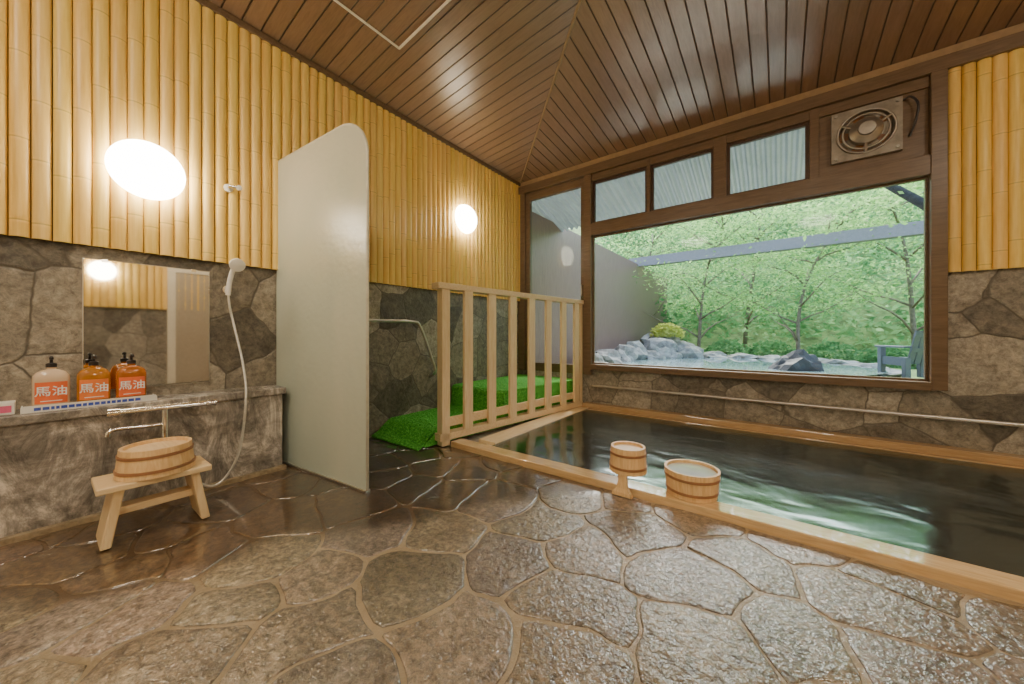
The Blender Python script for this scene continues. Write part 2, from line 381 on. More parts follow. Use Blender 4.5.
for si, s in enumerate(seeds):
    poly = [(XL, YR), (XR, YR), (XR, 2.2), (XL, 2.2)]
    gap = rs.uniform(.004, .010)
    for sj, q in enumerate(seeds):
        if sj == si: continue
        dx, dy = q[0] - s[0], q[1] - s[1]; L = math.hypot(dx, dy)
        if L > 1.3: continue
        n = (dx / L, dy / L); c = n[0] * (s[0] + q[0]) / 2 + n[1] * (s[1] + q[1]) / 2 - gap
        poly = clip(poly, n, c)
        if len(poly) < 3: break
    if len(poly) < 3: continue
    P = []
    for i in range(len(poly)):
        a, b = poly[i], poly[(i + 1) % len(poly)]; L = math.hypot(a[0] - b[0], a[1] - b[1]); k = max(1, int(L / .035))
        for u in range(k): P.append((a[0] + (b[0] - a[0]) * u / k, a[1] + (b[1] - a[1]) * u / k))
    def jit(x, y): return (x + .09 * noise.noise(Vector((x * 3, y * 3, 1))) + .020 * noise.noise(Vector((x * 12, y * 12, 4))), y + .09 * noise.noise(Vector((x * 3, y * 3, 9))) + .020 * noise.noise(Vector((x * 12, y * 12, 14))))
    P = [jit(x, y) for x, y in P]
    P = [(min(max(x, XL), XR), min(max(y, YR), 2.2)) for x, y in P]
    P = [((P[i - 1][0] + 4 * P[i][0] + P[(i + 1) % len(P)][0]) / 6, (P[i - 1][1] + 4 * P[i][1] + P[(i + 1) % len(P)][1]) / 6) for i in range(len(P))]
    cx = sum(p[0] for p in P) / len(P); cy = sum(p[1] for p in P) / len(P)
    rad = sum(math.hypot(p[0] - cx, p[1] - cy) for p in P) / len(P)
    tv = rs.uniform(.70, 1.35); tint = (tv * rs.uniform(.95, 1.05), tv, tv * rs.uniform(.86, 1.16))
    tl = (rs.uniform(-.010, .010), rs.uniform(-.010, .010)); b = len(FV); n = len(P)
    for off, z in ((0, -.02), (.0, .0005), (.004, .0025), (.010, .0035), (rad * .3, .004), (rad * .6, .004)):
        for x, y in P:
            f = 1 - off / max(rad, .05); xx = cx + (x - cx) * f; yy = cy + (y - cy) * f
            zz = z + (0 if z < 0 else (xx - cx) * tl[0] + (yy - cy) * tl[1] + .003 * noise.noise(Vector((xx * 9, yy * 9, 3))))
            FV.append((xx, yy, zz))
    FV.append((cx, cy, .004))
    for r_ in range(5):
        for i in range(n):
            k = (i + 1) % n; FF.append((b + r_ * n + i, b + r_ * n + k, b + (r_ + 1) * n + k, b + (r_ + 1) * n + i)); FM.append(0); FT.append(tint)
    for i in range(n): FF.append((b + 5 * n + i, b + 5 * n + (i + 1) % n, b + 6 * n)); FM.append(0); FT.append(tint)
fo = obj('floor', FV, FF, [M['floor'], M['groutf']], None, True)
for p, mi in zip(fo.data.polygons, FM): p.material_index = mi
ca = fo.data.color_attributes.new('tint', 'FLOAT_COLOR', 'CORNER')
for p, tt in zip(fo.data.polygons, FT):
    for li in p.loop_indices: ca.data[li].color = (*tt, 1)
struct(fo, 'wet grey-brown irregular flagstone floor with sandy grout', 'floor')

# ---- walls
struct(box('wall_left', XL - .15, XL, YR, YB + .15, -.1, 3.6, M['wall_stone']), 'grey-brown crazy-paving stone wall behind the washing counter', 'wall')
struct(box('wall_right', XR, XR + .15, YR, YB + .15, -.6, 3.6, M['wall_stone']), 'stone clad wall opposite the mirror', 'wall')
struct(box('wall_rear', XL, XR, YR - .15, YR, -.1, 3.6, M['cream']), 'plain cream wall behind the washing area', 'wall')
wb = boxes('wall_back', [(-3.2, -2.06, YB, YB + .15, -.6, .47), (-2.06, 1.06, YB, YB + .15, -.6, .55), (1.06, XR, YB, YB + .15, -.6, 3.6),
    (-3.2, 1.06, YB, YB + .15, 3.14, 3.6), (-3.2, -3.13, YB, YB + .15, .47, 3.14)], M['wall_stone'])
struct(wb, 'stone wall below and beside the picture window', 'wall')
m_ = .1; hy = (YB - YR) / 2; ex, fx, ey = XL + hy, XR - hy, YR + hy
CV = [(XL, YB, ZC), (XR, YB, ZC), (XR, YR, ZC), (XL, YR, ZC), (ex, ey, ZC + m_ * hy), (fx, ey, ZC + m_ * hy)]
ceo = obj('ceiling', CV, [(0, 1, 5, 4), (1, 2, 5), (2, 3, 4, 5), (3, 0, 4)], [M['ceiling_a'], M['ceiling_b']])
for p, mi in zip(ceo.data.polygons, (0, 1, 0, 1)): p.material_index = mi
struct(ceo, 'glossy brown narrow board hip ceiling', 'ceiling')
hipm = plain('hip_strip_wood', (.36, .24, .13), .35)
tn = [0]
def trim(bl, mat, label, bevel=.004, verts=None):
    tn[0] += 1
    o = boxes('trim_%d' % tn[0], bl, mat, None, bevel) if verts is None else obj('trim_%d' % tn[0], verts[0], verts[1], mat)
    return struct(o, label, 'trim')
V, F = tubedata([(XL, YB, ZC - .002), (ex, ey, ZC + m_ * hy - .002)], .012, 6); trim(None, hipm, 'thin wooden strip along the ceiling hip', verts=(V, F))
trim([(XL, XL + .045, YR, YB, ZC - .05, ZC + .0)], M['brown'], 'dark brown cornice strip above bamboo cladding')
trim([(XL, XR, YB - .07, YB, 3.14, 3.25)], M['brown'], 'brown header beam along the window wall')
trim([(XL, XR, YB - .05, YB, 3.25, 3.32)], hipm, 'lighter wooden strip between header and ceiling')
trim([(-3.2, -3.08, YB - .05, YB + .03, .47, 3.14)], M['brown'], 'brown door post in the corner')
trim([(-2.10, -2.0, YB - .06, YB + .06, .47, 3.14)], M['brown'], 'brown post between door and picture window')
trim([(.985, 1.075, YB - .07, YB + .06, .55, 3.14)], M['brown'], 'brown post beside the picture window')
trim([(-2.0, .985, YB - .06, YB + .06, 2.32, 2.48)], M['brown'], 'brown transom beam above the picture window')
trim([(-2.0, .985, YB - .08, YB + .06, .545, .615)], M['brown'], 'brown window sill')
trim([(-1.285, -1.245, YB - .04, YB + .05, 2.48, 3.14), (-.575, -.455, YB - .04, YB + .05, 2.48, 3.14), (.225, .295, YB - .04, YB + .05, 2.48, 3.14), (-2.0, .985, YB - .03, YB + .05, 3.05, 3.14)], M['brown'], 'brown mullions between transom windows')
trim([(.295, .985, YB - .01, YB + .04, 2.48, 3.05)], M['brown'], 'brown panel carrying the ventilation fan')
def zc(x, y): return ZC + m_ * min(x - XL, YB - y, XR - x, y - YR)
def strip(a, b, w=.012):
    a = Vector((a[0], a[1], zc(*a) - .006)); b = Vector((b[0], b[1], zc(*b) - .006)); v, f = tubedata([a, b], w, 4); return v, f
V, F = merge([strip((-2.52, 1.78), (-2.52, .8)), strip((-2.52, 1.78), (-1.72, 1.78)), strip((-2.52, .8), (-1.72, .8)), strip((-1.72, .8), (-1.72, 1.78))])
trim(None, plain('hatch_aluminium', (.85, .78, .66), .4), 'pale metal border of a ceiling hatch', verts=(V, F))

# ---- bamboo cladding
def bamboo(name, p0, p1, normal, z0, z1, w, seed, label):
    r = random.Random(seed); V, F, T = [], [], []
    p0, p1, normal = Vector(p0), Vector(p1), Vector(normal); L = (p1 - p0).length; d = (p1 - p0).normalized(); n = max(1, round(L / w)); w = L / n
    S = 10
    for i in range(n):
        c = p0 + d * (w * (i + .5)); rr = w / 2 * r.uniform(.94, .99)
        z = z0 - r.uniform(0, .4); zs = [(z0, 1, 1)]; g = r.uniform(.32, .46)
        while z < z1 - .03:
            if z > z0 + .03: zs += [(z - .02, 1, 1), (z - .006, 1.07, 1.06), (z, .97, .64), (z + .006, 1.07, 1.06), (z + .02, 1, 1)]
            z += g * r.uniform(.9, 1.1)
        zs.append((z1, 1, 1)); zs.sort(key=lambda q: q[0])
        tv = r.uniform(.90, 1.08); tint = (tv, tv * r.uniform(.95, 1.04), tv * r.uniform(.85, 1.15)); b = len(V)
        for (zz, s, tt) in zs:
            for k in range(S + 1):
                a = math.pi * k / S
                V.append(c + d * (-math.cos(a) * rr) + normal * (math.sin(a) * rr * .72 * s + .004) + Vector((0, 0, zz)))
                T.append((tint[0] * tt, tint[1] * tt, tint[2] * tt, 1))
        for j in range(len(zs) - 1):
            for k in range(S):
                a = b + j * (S + 1) + k; F.append((a, a + 1, a + S + 2, a + S + 1))
    o = obj(name, V, F, M['bamboo'], None, True); ca = o.data.color_attributes.new('tint', 'FLOAT_COLOR', 'POINT')
    for i, t_ in enumerate(T): ca.data[i].color = t_
    return struct(o, label, 'bamboo cladding')
darkb = plain('gap_backing', (.09, .045, .014), .7)
tn[0] += 1; bamboo('trim_%d' % tn[0], (XL + .012, YR, 0), (XL + .012, YB, 0), (1, 0, 0), ZB, ZC - .03, .070, 1, 'golden split-bamboo cladding above stone wall')
tn[0] += 1; bamboo('trim_%d' % tn[0], (1.08, YB - .012, 0), (XR, YB - .012, 0), (0, -1, 0), ZB - .01, 3.14, .076, 2, 'golden split-bamboo cladding beside the window')
tn[0] += 1; bamboo('trim_%d' % tn[0], (XR - .012, YR, 0), (XR - .012, YB, 0), (-1, 0, 0), ZB, ZC, .1, 5, 'golden split-bamboo cladding on opposite wall')
trim([(XL, XL + .012, YR, YB, ZB, ZC - .03)], darkb, 'dark backing board behind bamboo', 0)
trim([(1.075, XR, YB - .012, YB, ZB, 3.14)], darkb, 'dark backing board behind bamboo', 0)
trim([(XR - .012, XR, YR, YB, ZB, ZC)], darkb, 'dark backing board behind bamboo', 0)

# ---- windows and door
def window(name, x0, x1, z0, z1, fr, label, mat=None):
    e = bpy.data.objects.new(name, None); COL.objects.link(e); e.location = ((x0 + x1) / 2, YB + .02, z0); struct(e, label, 'window')
    w = (x1 - x0) / 2; h = z1 - z0
    boxes('frame', [(-w, w, -.02, .02, 0, fr), (-w, w, -.02, .02, h - fr, h), (-w, -w + fr, -.02, .02, fr, h - fr), (w - fr, w, -.02, .02, fr, h - fr)], mat or M['brown'], e, .002)
    box('glass_pane', -w + fr, w - fr, -.003, .003, fr, h - fr, M['glass'], e)
    return e
window('window_1', -2.0, .985, .615, 2.32, .018, 'large picture window onto the garden')
alum = plain('bronze_aluminium', (.10, .06, .04), .35, .4)
window('window_2', -2.0, -1.285, 2.48, 3.05, .03, 'small transom window in bronze frame', alum)
window('window_3', -1.245, -.575, 2.48, 3.05, .03, 'small transom window in bronze frame', alum)
window('window_4', -.455, .225, 2.48, 3.05, .03, 'small transom window in bronze frame', alum)
d = bpy.data.objects.new('door_1', None); COL.objects.link(d); d.location = (-2.59, YB + .02, .47); struct(d, 'brown framed glass door to the garden', 'door')
boxes('door_frame', [(-.49, .49, -.03, .03, 0, .12), (-.49, .49, -.03, .03, 2.56, 2.67), (-.49, -.42, -.03, .03, .12, 2.56), (.42, .49, -.03, .03, .12, 2.56)], M['brown'], d, .003)
box('glass_pane', -.42, .42, -.004, .004, .12, 2.56, M['glass'], d)
tube('door_handle', [(.45, -.03, 1.05), (.45, -.07, 1.07), (.45, -.07, 1.2), (.45, -.03, 1.22)], .01, M['steel'], d, 8)
d2 = bpy.data.objects.new('door_2', None); COL.objects.link(d2); d2.location = (XR - .05, 2.0, 0); struct(d2, 'tan door with cream frame in the opposite wall', 'door')
boxes('door_frame', [(-.02, .04, -.5, -.38, .02, 2.4), (-.02, .04, .38, .5, .02, 2.4), (-.02, .04, -.38, .38, 2.28, 2.4)], M['cream'], d2)
box('door_leaf', 0, .03, -.38, .38, .02, 2.28, M['greige'], d2)
box('handle', -.03, 0, .28, .31, 1.0, 1.15, M['steel'], d2)

# ================================================================= TUB
TX = -2.0
bt = thing('bath_tub', (.75, 3.3, 0), 'sunken cypress-edged hot spring bath under the window', 'bath')
def tb(name, x0, x1, y0, y1, z0, z1, mat, bev=.006): return box(name, x0 - .75, x1 - .75, y0 - 3.3, y1 - 3.3, z0, z1, mat, bt, bev)
tb('front_beam', TX - .35, XR, 2.2, 2.33, -.08, .048, M['hinoki_x'])
tb('wet_ledge', TX - .1, XR, 2.335, 2.62, -.1, .020, M['wetledge'])
tb('back_beam', TX, XR, 4.24, 4.31, -.1, .045, M['hinoki_b'])
tb('back_shelf', TX - .1, XR, 4.312, YB - .001, -.1, .10, M['hinoki_b'])
tb('side_beam', TX - .20, TX, 2.40, 4.31, -.1, .05, M['hinoki_y'])
bx = [(TX - .75, XR - .75, 2.58 - 3.3, 2.62 - 3.3, -.6, -.1), (TX - .75, XR - .75, 4.24 - 3.3, 4.29 - 3.3, -.6, -.1), (TX - .04 - .75, TX - .75, 2.62 - 3.3, 4.24 - 3.3, -.6, -.1), (TX - .75, XR - .75, 2.58 - 3.3, 4.29 - 3.3, -.64, -.6), (TX - .75, XR - .75, 3.9 - 3.3, 4.24 - 3.3, -.24, -.20)]
for i in range(14):
    x = TX + .05 + i * .39; bx.append((x - .75, x + .36 - .75, 2.63 - 3.3, 4.19 - 3.3, -.26, -.24))
boxes('basin', bx, M['tubwood'], bt)
W = box('bath_water', TX + .001, XR - .001, 2.332, 4.239, .030, .038, M['water'])
W = recenter(W); tag(W, 'clear amber hot spring water brimming over the bath ledge', 'water', kind='stuff')
rl = thing('tub_handrail', (0, YB - .05, .33), 'dull steel grab rail along the stone wall over the bath', 'handrail')
tube('rail', [(-1.98, .0, 0), (2.9, 0, 0)], .016, M['steel'], rl)
for x in (-1.95, -1.2, -.45, .3, 1.05, 1.8, 2.6):
    tube('bracket', [(x, .05, 0), (x, 0, 0)], .012, M['steel'], rl, 8)

# ================================================================= STEPS / MAT / FENCE
def xr(y): return -2.42 + .124 * (y - 2.13) - .05
V, F = [], []
for (y0, y1, z0, z1) in ((2.16, YB, -.1, .13), (3.0, YB, .13, .38)):
    b = len(V)
    V += [(XL, y0, z0), (xr(y0) - .02, y0, z0), (xr(y1) - .02, y1, z0), (XL, y1, z0), (XL, y0, z1), (xr(y0) - .02, y0, z1), (xr(y1) - .02, y1, z1), (XL, y1, z1)]
    F += [tuple(b + i for i in f) for f in ((0, 3, 2, 1), (4, 5, 6, 7), (0, 1, 5, 4), (1, 2, 6, 5), (2, 3, 7, 6), (3, 0, 4, 7))]
V2, F2 = boxdata([(XL, -2.15, 2.2, YB, -.1, .0)])
V, F = merge([(V, F), (V2, F2)])
struct(obj('trim_30', V, F, M['wall_stone']), 'stone steps up to the garden door', 'steps')
def mat_turf():
    prof = [(1.93, .018), (2.0, .05), (2.12, .142), (2.16, .152), (2.55, .154), (2.97, .154), (2.985, .24), (2.99, .37), (3.02, .395), (3.2, .40), (4.40, .40)]
    V, F = [], []; n = 24
    def P(y, z, i, dy=0, dz=0):
        x1 = xr(y) if y > 2.13 else xr(2.13)
        x = -3.18 + (x1 + 3.18) * i / n
        return (x, y + dy, z + .002 * noise.noise(Vector((x * 5, y * 5, z))) + dz)
    for (y, z) in prof:
        for i in range(n + 1): V.append(P(y, z, i))
    k = len(V)
    for (y, z) in prof:
        for i in range(n + 1): V.append(P(y, z, i, .008 if z > .03 else .003, -.012))
    m = n + 1
    for j in range(len(prof) - 1):
        for i in range(n):
            a = j * m + i; F.append((a, a + 1, a + m + 1, a + m)); F.append((k + a, k + a + m, k + a + m + 1, k + a + 1))
        F.append((j * m, (j + 1) * m, k + (j + 1) * m, k + j * m)); F.append((j * m + n, k + j * m + n, k + (j + 1) * m + n, (j + 1) * m + n))
    for i in range(n): F.append((i, k + i, k + i + 1, i + 1))
    for j in range(1, len(prof) - 1):
        a, c = V[j * m + n], V[(j + 1) * m + n]; b = len(V); V += [a, c, (c[0], c[1], .015), (a[0], a[1], .015)]; F.append((b, b + 1, b + 2, b + 3))
    r = random.Random(4); VV = list(V)
    for _ in range(14000):
        j = r.randrange(len(prof) - 1) if r.random() < .4 else r.choice((1, 3, 4, 9)); i = r.randrange(n); u, w = r.random(), r.random()
        a, b, c = Vector(V[j * m + i]), Vector(V[j * m + i + 1]), Vector(V[(j + 1) * m + i]); p = a + (b - a) * u + (c - a) * w
        nn = (b - a).cross(c - a).normalized(); t = Vector((r.gauss(0, 1), r.gauss(0, 1), r.gauss(0, .5))) * .003; h = .008 * r.uniform(.6, 1.2); q = len(VV); s = Vector((r.gauss(0, 1), r.gauss(0, 1), 0)).normalized() * .0035
        VV += [tuple(p - s), tuple(p + s), tuple(p + nn * h + t)]; F.append((q, q + 1, q + 2))
    o = obj('turf_mat', VV, F, M['turf']); recenter(o)
    return tag(o, 'bright green artificial turf mat laid over the steps', 'mat')
mat_turf()
fa = Vector((-2.42, 2.13, 0)); fb = Vector((-2.143, 4.36, 0)); fd = (fb - fa); FL = fd.length; fang = math.atan2(fd.y, fd.x)
fe = thing('wooden_fence', (fa.x, fa.y, 0), 'pale cypress slatted railing between steps and bath', 'railing', fang)
box('post', 0, .085, -.04, .04, .01, 1.43, M['hinoki'], fe, .004)
box('post', FL - .07, FL, -.035, .035, .055, 1.41, M['hinoki'], fe, .004)
box('top_rail', -.05, FL, -.055, .055, 1.41, 1.465, M['hinoki_y'], fe, .004)
box('bottom_rail', .085, FL - .07, -.02, .02, .17, .25, M['hinoki_y'], fe, .003)
box('lower_board', -.02, FL, -.04, .055, .055, .12, M['hinoki_y'], fe, .003)
for s in (.13, .265, .40, .535, .67, .805, .93):
    box('baluster', s * FL - .05, s * FL + .05, -.052, -.02, .12, 1.41, M['hinoki'], fe, .003)
hr = thing('wall_handrail', (XL, 2.3, 1.14), 'bent steel pipe handrail on the stone wall by the steps', 'handrail')
tube('pipe', [(.02, -.75, 0), (.10, -.72, 0), (.10, -.3, 0), (.10, .05, 0), (.10, .16, -.06), (.10, .33, -.44), (.10, .36, -.56), (.0, .37, -.62)], .016, M['steel'], hr, 10, 6)
lathe('flange', [(0.03, 0), (.03, .01), (.0, .012)], M['steel'], hr, 16, loc=(0.0, -.76, 0)).rotation_euler = (0, math.pi / 2, 0)

# ================================================================= PARTITION
pa = Vector((-3.185, 1.12, 0)); pb = Vector((-2.08, 1.235, 0)); pd = pb - pa; PL = pd.length
pt = thing('shower_partition', (pa.x, pa.y, 0), 'tall frosted pale grey-green screen with one rounded top corner', 'partition', math.atan2(pd.y, pd.x))
out = [(0.0, .02), (PL, .02)]; R = .27; H = 2.40
for i in range(17):
    a = math.pi / 2 * i / 16; out.append((PL - R + R * math.cos(a), H - R * .95 + R * .95 * math.sin(a)))
out.append((.0, H - .03))
n = len(out); V = [(x, -.007, z) for x, z in out] + [(x, .007, z) for x, z in out]
F = [tuple(range(n)), tuple(range(n, 2 * n))[::-1]] + [(i, n + i, n + (i + 1) % n, (i + 1) % n) for i in range(n)]
obj('panel', V, F, M['frost'], pt)
edge = [(0, H - .03)] + [q for q in out[2:-1]][::-1] + [(PL, .02)]
V, F = tubedata([(x, 0, z) for x, z in edge], .010, 6); obj('edge_trim', V, F, plain('edge_strip', (.72, .69, .57), .35), pt, True)
box('foot_rail', 0, PL, -.02, .02, .0, .02, M['steel'], pt)

# ================================================================= COUNTER + MIRROR
ct = thing('washing_counter', (-3.075, -.45, 0), 'grey mottled stone slab washing counter with pale streaks', 'counter')
box('body', -.123, .105, -1.53, 1.53, .0, .56, M['counter'], ct, .008)
box('worktop', -.123, .125, -1.53, 1.55, .56, .61, M['counter'], ct, .008)
struct(box('baseboard_left', -2.97, -2.93, YR, 1.09, .0, .03, M['grout']), 'sandy kerb at the foot of the counter', 'baseboard')
mr_ = thing('wall_mirror', (XL, .418, .675), 'rectangular frameless wall mirror above stone counter', 'mirror')
box('glass', .004, .012, -.282, .282, 0, .768, M['mirror'], mr_, .002)
boxes('backing', [(0, .004, -.285, .285, -.003, .771)], M['steel'], mr_)
for y in (-.2, .2):
    for z in (-.004, .755): box('clip', .0, .016, y - .012, y + .012, z, z + .018, M['chrome'], mr_, .001)

# ---- lamps
def wall_lamp(loc, rot, label):
    e = thing('wall_lamp', loc, label, 'lamp', rot=rot, group='round opal wall lamps')
    lathe('base', [(.12, 0), (.125, .02), (.11, .03), (.0, .032)], M['white'], e, 40)
    pr = [(.0, .03), (.15, .03)] + [(.175 * math.cos(a), .05 + .12 * math.sin(a)) for a in [i * math.pi / 2 / 10 for i in range(11)]]
    lathe('lamp_shade', pr, M['lamp'], e, 48)
    return e
wall_lamp((XL + .035, .387, 2.015), (0, math.pi / 2, 0), 'glowing round opal lamp on bamboo above the mirror')
wall_lamp((XL + .035, 3.154, 2.437), (0, math.pi / 2, 0), 'glowing round opal lamp on bamboo near the door')
wall_lamp((XR - .04, .64, 2.17), (0, -math.pi / 2, 0), 'glowing round opal lamp on opposite bamboo wall')
def fill_lamp(x, y):  # invented fill lamp, added outside the view to brighten the room
    e = thing('fill_lamp', (x, y, zc(x, y) - .012), 'unseen ceiling fill lamp, added round opal dome with metal rim', 'lamp', rot=(math.pi, 0, 0), group='added ceiling fill lamps')
    lathe('base', [(.34, 0), (.35, .04), (.31, .05), (.0, .052)], M['white'], e, 48)
    lathe('lamp_shade', [(.0, .05), (.29, .05)] + [(.31 * math.cos(a), .055 + .12 * math.sin(a)) for a in [i * math.pi / 2 / 10 for i in range(11)]], M['fill_glow'], e, 48)
fill_lamp(-1.7, -.9); fill_lamp(.6, -.7); fill_lamp(2.2, 1.6)
wh = thing('shower_hook', (XL + .03, .80, 2.055), 'small white shower holder on bamboo wall', 'hook', rot=(0, math.pi / 2, 0))
lathe('plate', [(.028, 0), (.028, .018), (.018, .024), (0, .025)], M['white'], wh, 20)
tube('peg', [(0, 0, .02), (0, 0, .06), (0, .04, .075)], .012, M['chrome'], wh, 10)
lathe('knob', [(.0, 0), (.018, .004), (.018, .02), (0, .024)], M['white'], wh, 16, loc=(0, .045, .065))

# ---- shower set
sh = thing('shower_set', (-2.945, .45, .47), 'chrome bath mixer with white hand shower and grey hose', 'shower')
def L(p): return (p[0] + 2.945, p[1] - .45, p[2] - .47)
tube('mixer_bar', [L((-2.885, .25, .578)), L((-2.885, .62, .57))], .017, M['chrome'], sh)
tube('spout', [L(p) for p in [(-2.885, .43, .478), (-2.885, .33, .482), (-2.88, .24, .488), (-2.875, .21, .475), (-2.875, .205, .455)]], .013, M['chrome'], sh, 12, 6)
tube('riser', [L((-2.885, .43, .575)), L((-2.885, .43, .40))], .016, M['chrome'], sh)
for y in (.32, .54): tube('inlet', [L((-2.972, y, .575)), L((-2.885, y, .575))], .014, M['chrome'], sh, 10)
tube('temperature_knob', [L((-2.885, .62, .57)), L((-2.885, .665, .57))], .023, M['chrome'], sh, 16)
tube('temperature_knob', [L((-2.885, .205, .58)), L((-2.885, .25, .578))], .023, M['chrome'], sh, 16)
hp = [(-3.10, .783, 1.30), (-3.09, .79, 1.20), (-3.08, .805, 1.10), (-2.99, .84, .79), (-2.90, .83, .557), (-2.87, .786, .235), (-2.86, .70, .07), (-2.86, .61, .06), (-2.87, .50, .20), (-2.885, .43, .40)]
tube('hose', [L(p) for p in hp], .008, M['hose'], sh, 10, 10)
tube('shower_handle', [L(p) for p in [(-3.10, .783, 1.28), (-3.09, .79, 1.38), (-3.06, .805, 1.47), (-3.03, .815, 1.51)]], .0155, M['white'], sh, 12, 5)
hd = lathe('shower_head', [(.012, 0), (.02, .015), (.045, .035), (.046, .055), (.04, .058), (0, .06)], M['white'], sh, 24)
hd.location = L((-3.045, .81, 1.505)); hd.rotation_euler = (0, math.radians(115), 0)
br = lathe('shower_bracket', [(.02, 0), (.02, .05), (.026, .055), (.026, .085), (0, .086)], M['chrome'], sh, 16)
br.location = L((-3.195, .78, 1.32)); br.rotation_euler = (0, math.pi / 2, 0)

# ---- stool
st = thing('bath_stool', (-2.575, .35, 0), 'small pale cypress bath stool with splayed board legs', 'stool')
box('seat', -.125, .125, -.21, .20, .27, .30, M['hinoki_y'], st, .006)
for s in (-1, 1):
    V, F = boxdata([(-.10, .10, -.018, .018, .012, .27)])
    V = [(x * (1.0 if z > .1 else 1.05), y + s * (.135 + (.27 - z) * .17), z) for x, y, z in V]
    o = obj('leg', V, F, M['hinoki'], st); b_ = o.modifiers.new('b', 'BEVEL'); b_.width = .004
box('stretcher', -.05, -.02 + .05, -.16, .16, .13, .165, M['hinoki_y'], st, .003)

# ---- buckets
def bucket(name, loc, rb, rt, h, label, inverted=False, cat='bucket', group=None):
    e = thing(name, loc, label, cat, group=group)
    seg = 72; wob = lambda i: .988 if i % 4 == 0 else 1.0
    th = .014
    if not inverted:
        pr = [(rb, 0), (rt, h), (rt - th, h), (rb - th, .02), (0.0, .02)]
    else:
        pr = [(rt - th, .0), (rt, .0), (rb, h), (rb - th, h), (rb - th - .001, h - .018)]
    lathe('staves', pr, M['bucket'], e, seg, True, wob)
    if inverted: lathe('bottom_disc', [(0, h - .03), (rb - th, h - .03), (rb - th, h - .016), (0, h - .015)], M['disc'], e, 48)
    for fz in (.22, .74):
        z = h * fz; r0 = rb + (rt - rb) * fz if not inverted else rt + (rb - rt) * fz
        lathe('hoop', [(r0 - .004, z - .008), (r0 + .004, z - .007), (r0 + .004, z + .007), (r0 - .004, z + .008)], M['hoop'], e, 48)
    return e
bucket('wooden_bucket', (-2.57, .353, .302), .135, .15, .135, 'pale round wooden wash bucket upturned on the stool', True)
b2 = bucket('wooden_bucket', (-.425, 2.36, .049), .138, .152, .15, 'round cypress bucket full of water on the bath edge')
wm = lathe('bucket_water', [(0, .128), (.135, .128), (.135, .133), (0, .133)], plain('pale_bath_water', (.66, .70, .67), .03, 0, .1, 8, .1, 1), b2, 40)
b3 = bucket('ladle_pail', (-.777, 2.26, .135), .105, .115, .155, 'single-handled wooden pail upturned on its flared handle', True, 'pail')
V, F = [], []
pr = [(-.085, .026, .10), (-.088, .026, .02), (-.092, .027, -.04), (-.098, .032, -.08), (-.105, .056, -.105), (-.105, .062, -.127)]
for (y, w_, z) in pr: V += [(-w_, y - .014, z), (w_, y - .014, z), (w_, y + .014, z), (-w_, y + .014, z)]
for j in range(len(pr) - 1):
    for i in range(4): k = (i + 1) % 4; F.append((4 * j + i, 4 * (j + 1) + i, 4 * (j + 1) + k, 4 * j + k))
F += [(0, 1, 2, 3), tuple(4 * (len(pr) - 1) + i for i in (3, 2, 1, 0))]
obj('handle', V, F, M['bucket'], b3)

# ---- bottles, tray, box
def sup(a, b, t, n=3.2):
    c, s = math.cos(t), math.sin(t); return (a * abs(c) ** (2 / n) * (1 if c >= 0 else -1), b * abs(s) ** (2 / n) * (1 if s >= 0 else -1))
def bottle(loc, body, labm, capm, inkm, txt, label):
    e = thing('pump_bottle', loc, label, 'bottle', group='pump bottles on the tray')
    prof = [(.90, 0), (1, .008), (1, .15), (.97, .168), (.8, .185), (.5, .196), (.28, .2), (.28, .212)]
    V, F = [], []; S = 40
    for s, z in prof:
        for i in range(S):
            x, y = sup(.038 * (s if s > .6 else s * 1.3), .062 * s, 2 * math.pi * i / S); V.append((x, y, z))
    for j in range(len(prof) - 1):
        for i in range(S): k = (i + 1) % S; F.append((j * S + i, j * S + k, (j + 1) * S + k, (j + 1) * S + i))
    F.append(tuple(range(S))[::-1]); F.append(tuple((len(prof) - 1) * S + i for i in range(S)))
    o = obj('body', V, F, body, e, True); o.data.set_sharp_from_angle(angle=math.radians(50))
    V, F = [], []
    for z in (.025, .135):
        for i in range(21):
            t_ = -1.0 + 2.0 * i / 20; x, y = sup(.0395, .0635, t_); V.append((x, y * .95, z))
    for i in range(20): F.append((i, i + 1, 22 + i, 21 + i))
    obj('label_band', V, F, labm, e, True)
    R3 = Matrix(((0, 0, 1, .0408), (1, 0, 0, 0), (0, 1, 0, .085), (0, 0, 0, 1)))
    textmesh(txt, .054, inkm, e, R3)
    V = [(.0402, -.035, .036), (.0402, .035, .036), (.0402, .035, .040), (.0402, -.035, .040)]
    obj('label_line', V, [(0, 1, 2, 3)], inkm, e)
    lathe('collar', [(.019, .21), (.019, .228), (.012, .232), (0, .233)], capm, e, 24)
    V1 = tubedata([(0, 0, .23), (0, 0, .262)], .006, 10); V2 = tubedata([(-.012, 0, .262), (.045, .0, .262), (.052, 0, .254)], .0075, 10)
    V, F = merge([V1, V2]); obj('pump', V, F, capm, e, True)
    return e
cz = .622
bottle((-3.045, .024, cz), M['peach'], M['redlabel'], M['black'], M['inkw'], '馬油', 'milky peach pump bottle with red-orange label on the tray')
bottle((-3.045, .168, cz), M['amber'], M['orlabel'], M['black'], M['inkw'], '馬油', 'clear orange pump bottle with orange label and black pump')
bottle((-3.045, .311, cz), M['amber_dark'], M['redlabel'], M['black'], M['inkw'], '馬油', 'deep amber pump bottle with red-orange label and black pump')
ty = thing('bottle_tray', (-3.045, .17, .611), 'shallow white tray with blue print holding bottles', 'tray')
boxes('tray_base', [(-.055, .07, -.235, .235, 0, .01)], M['white'], ty, .002)
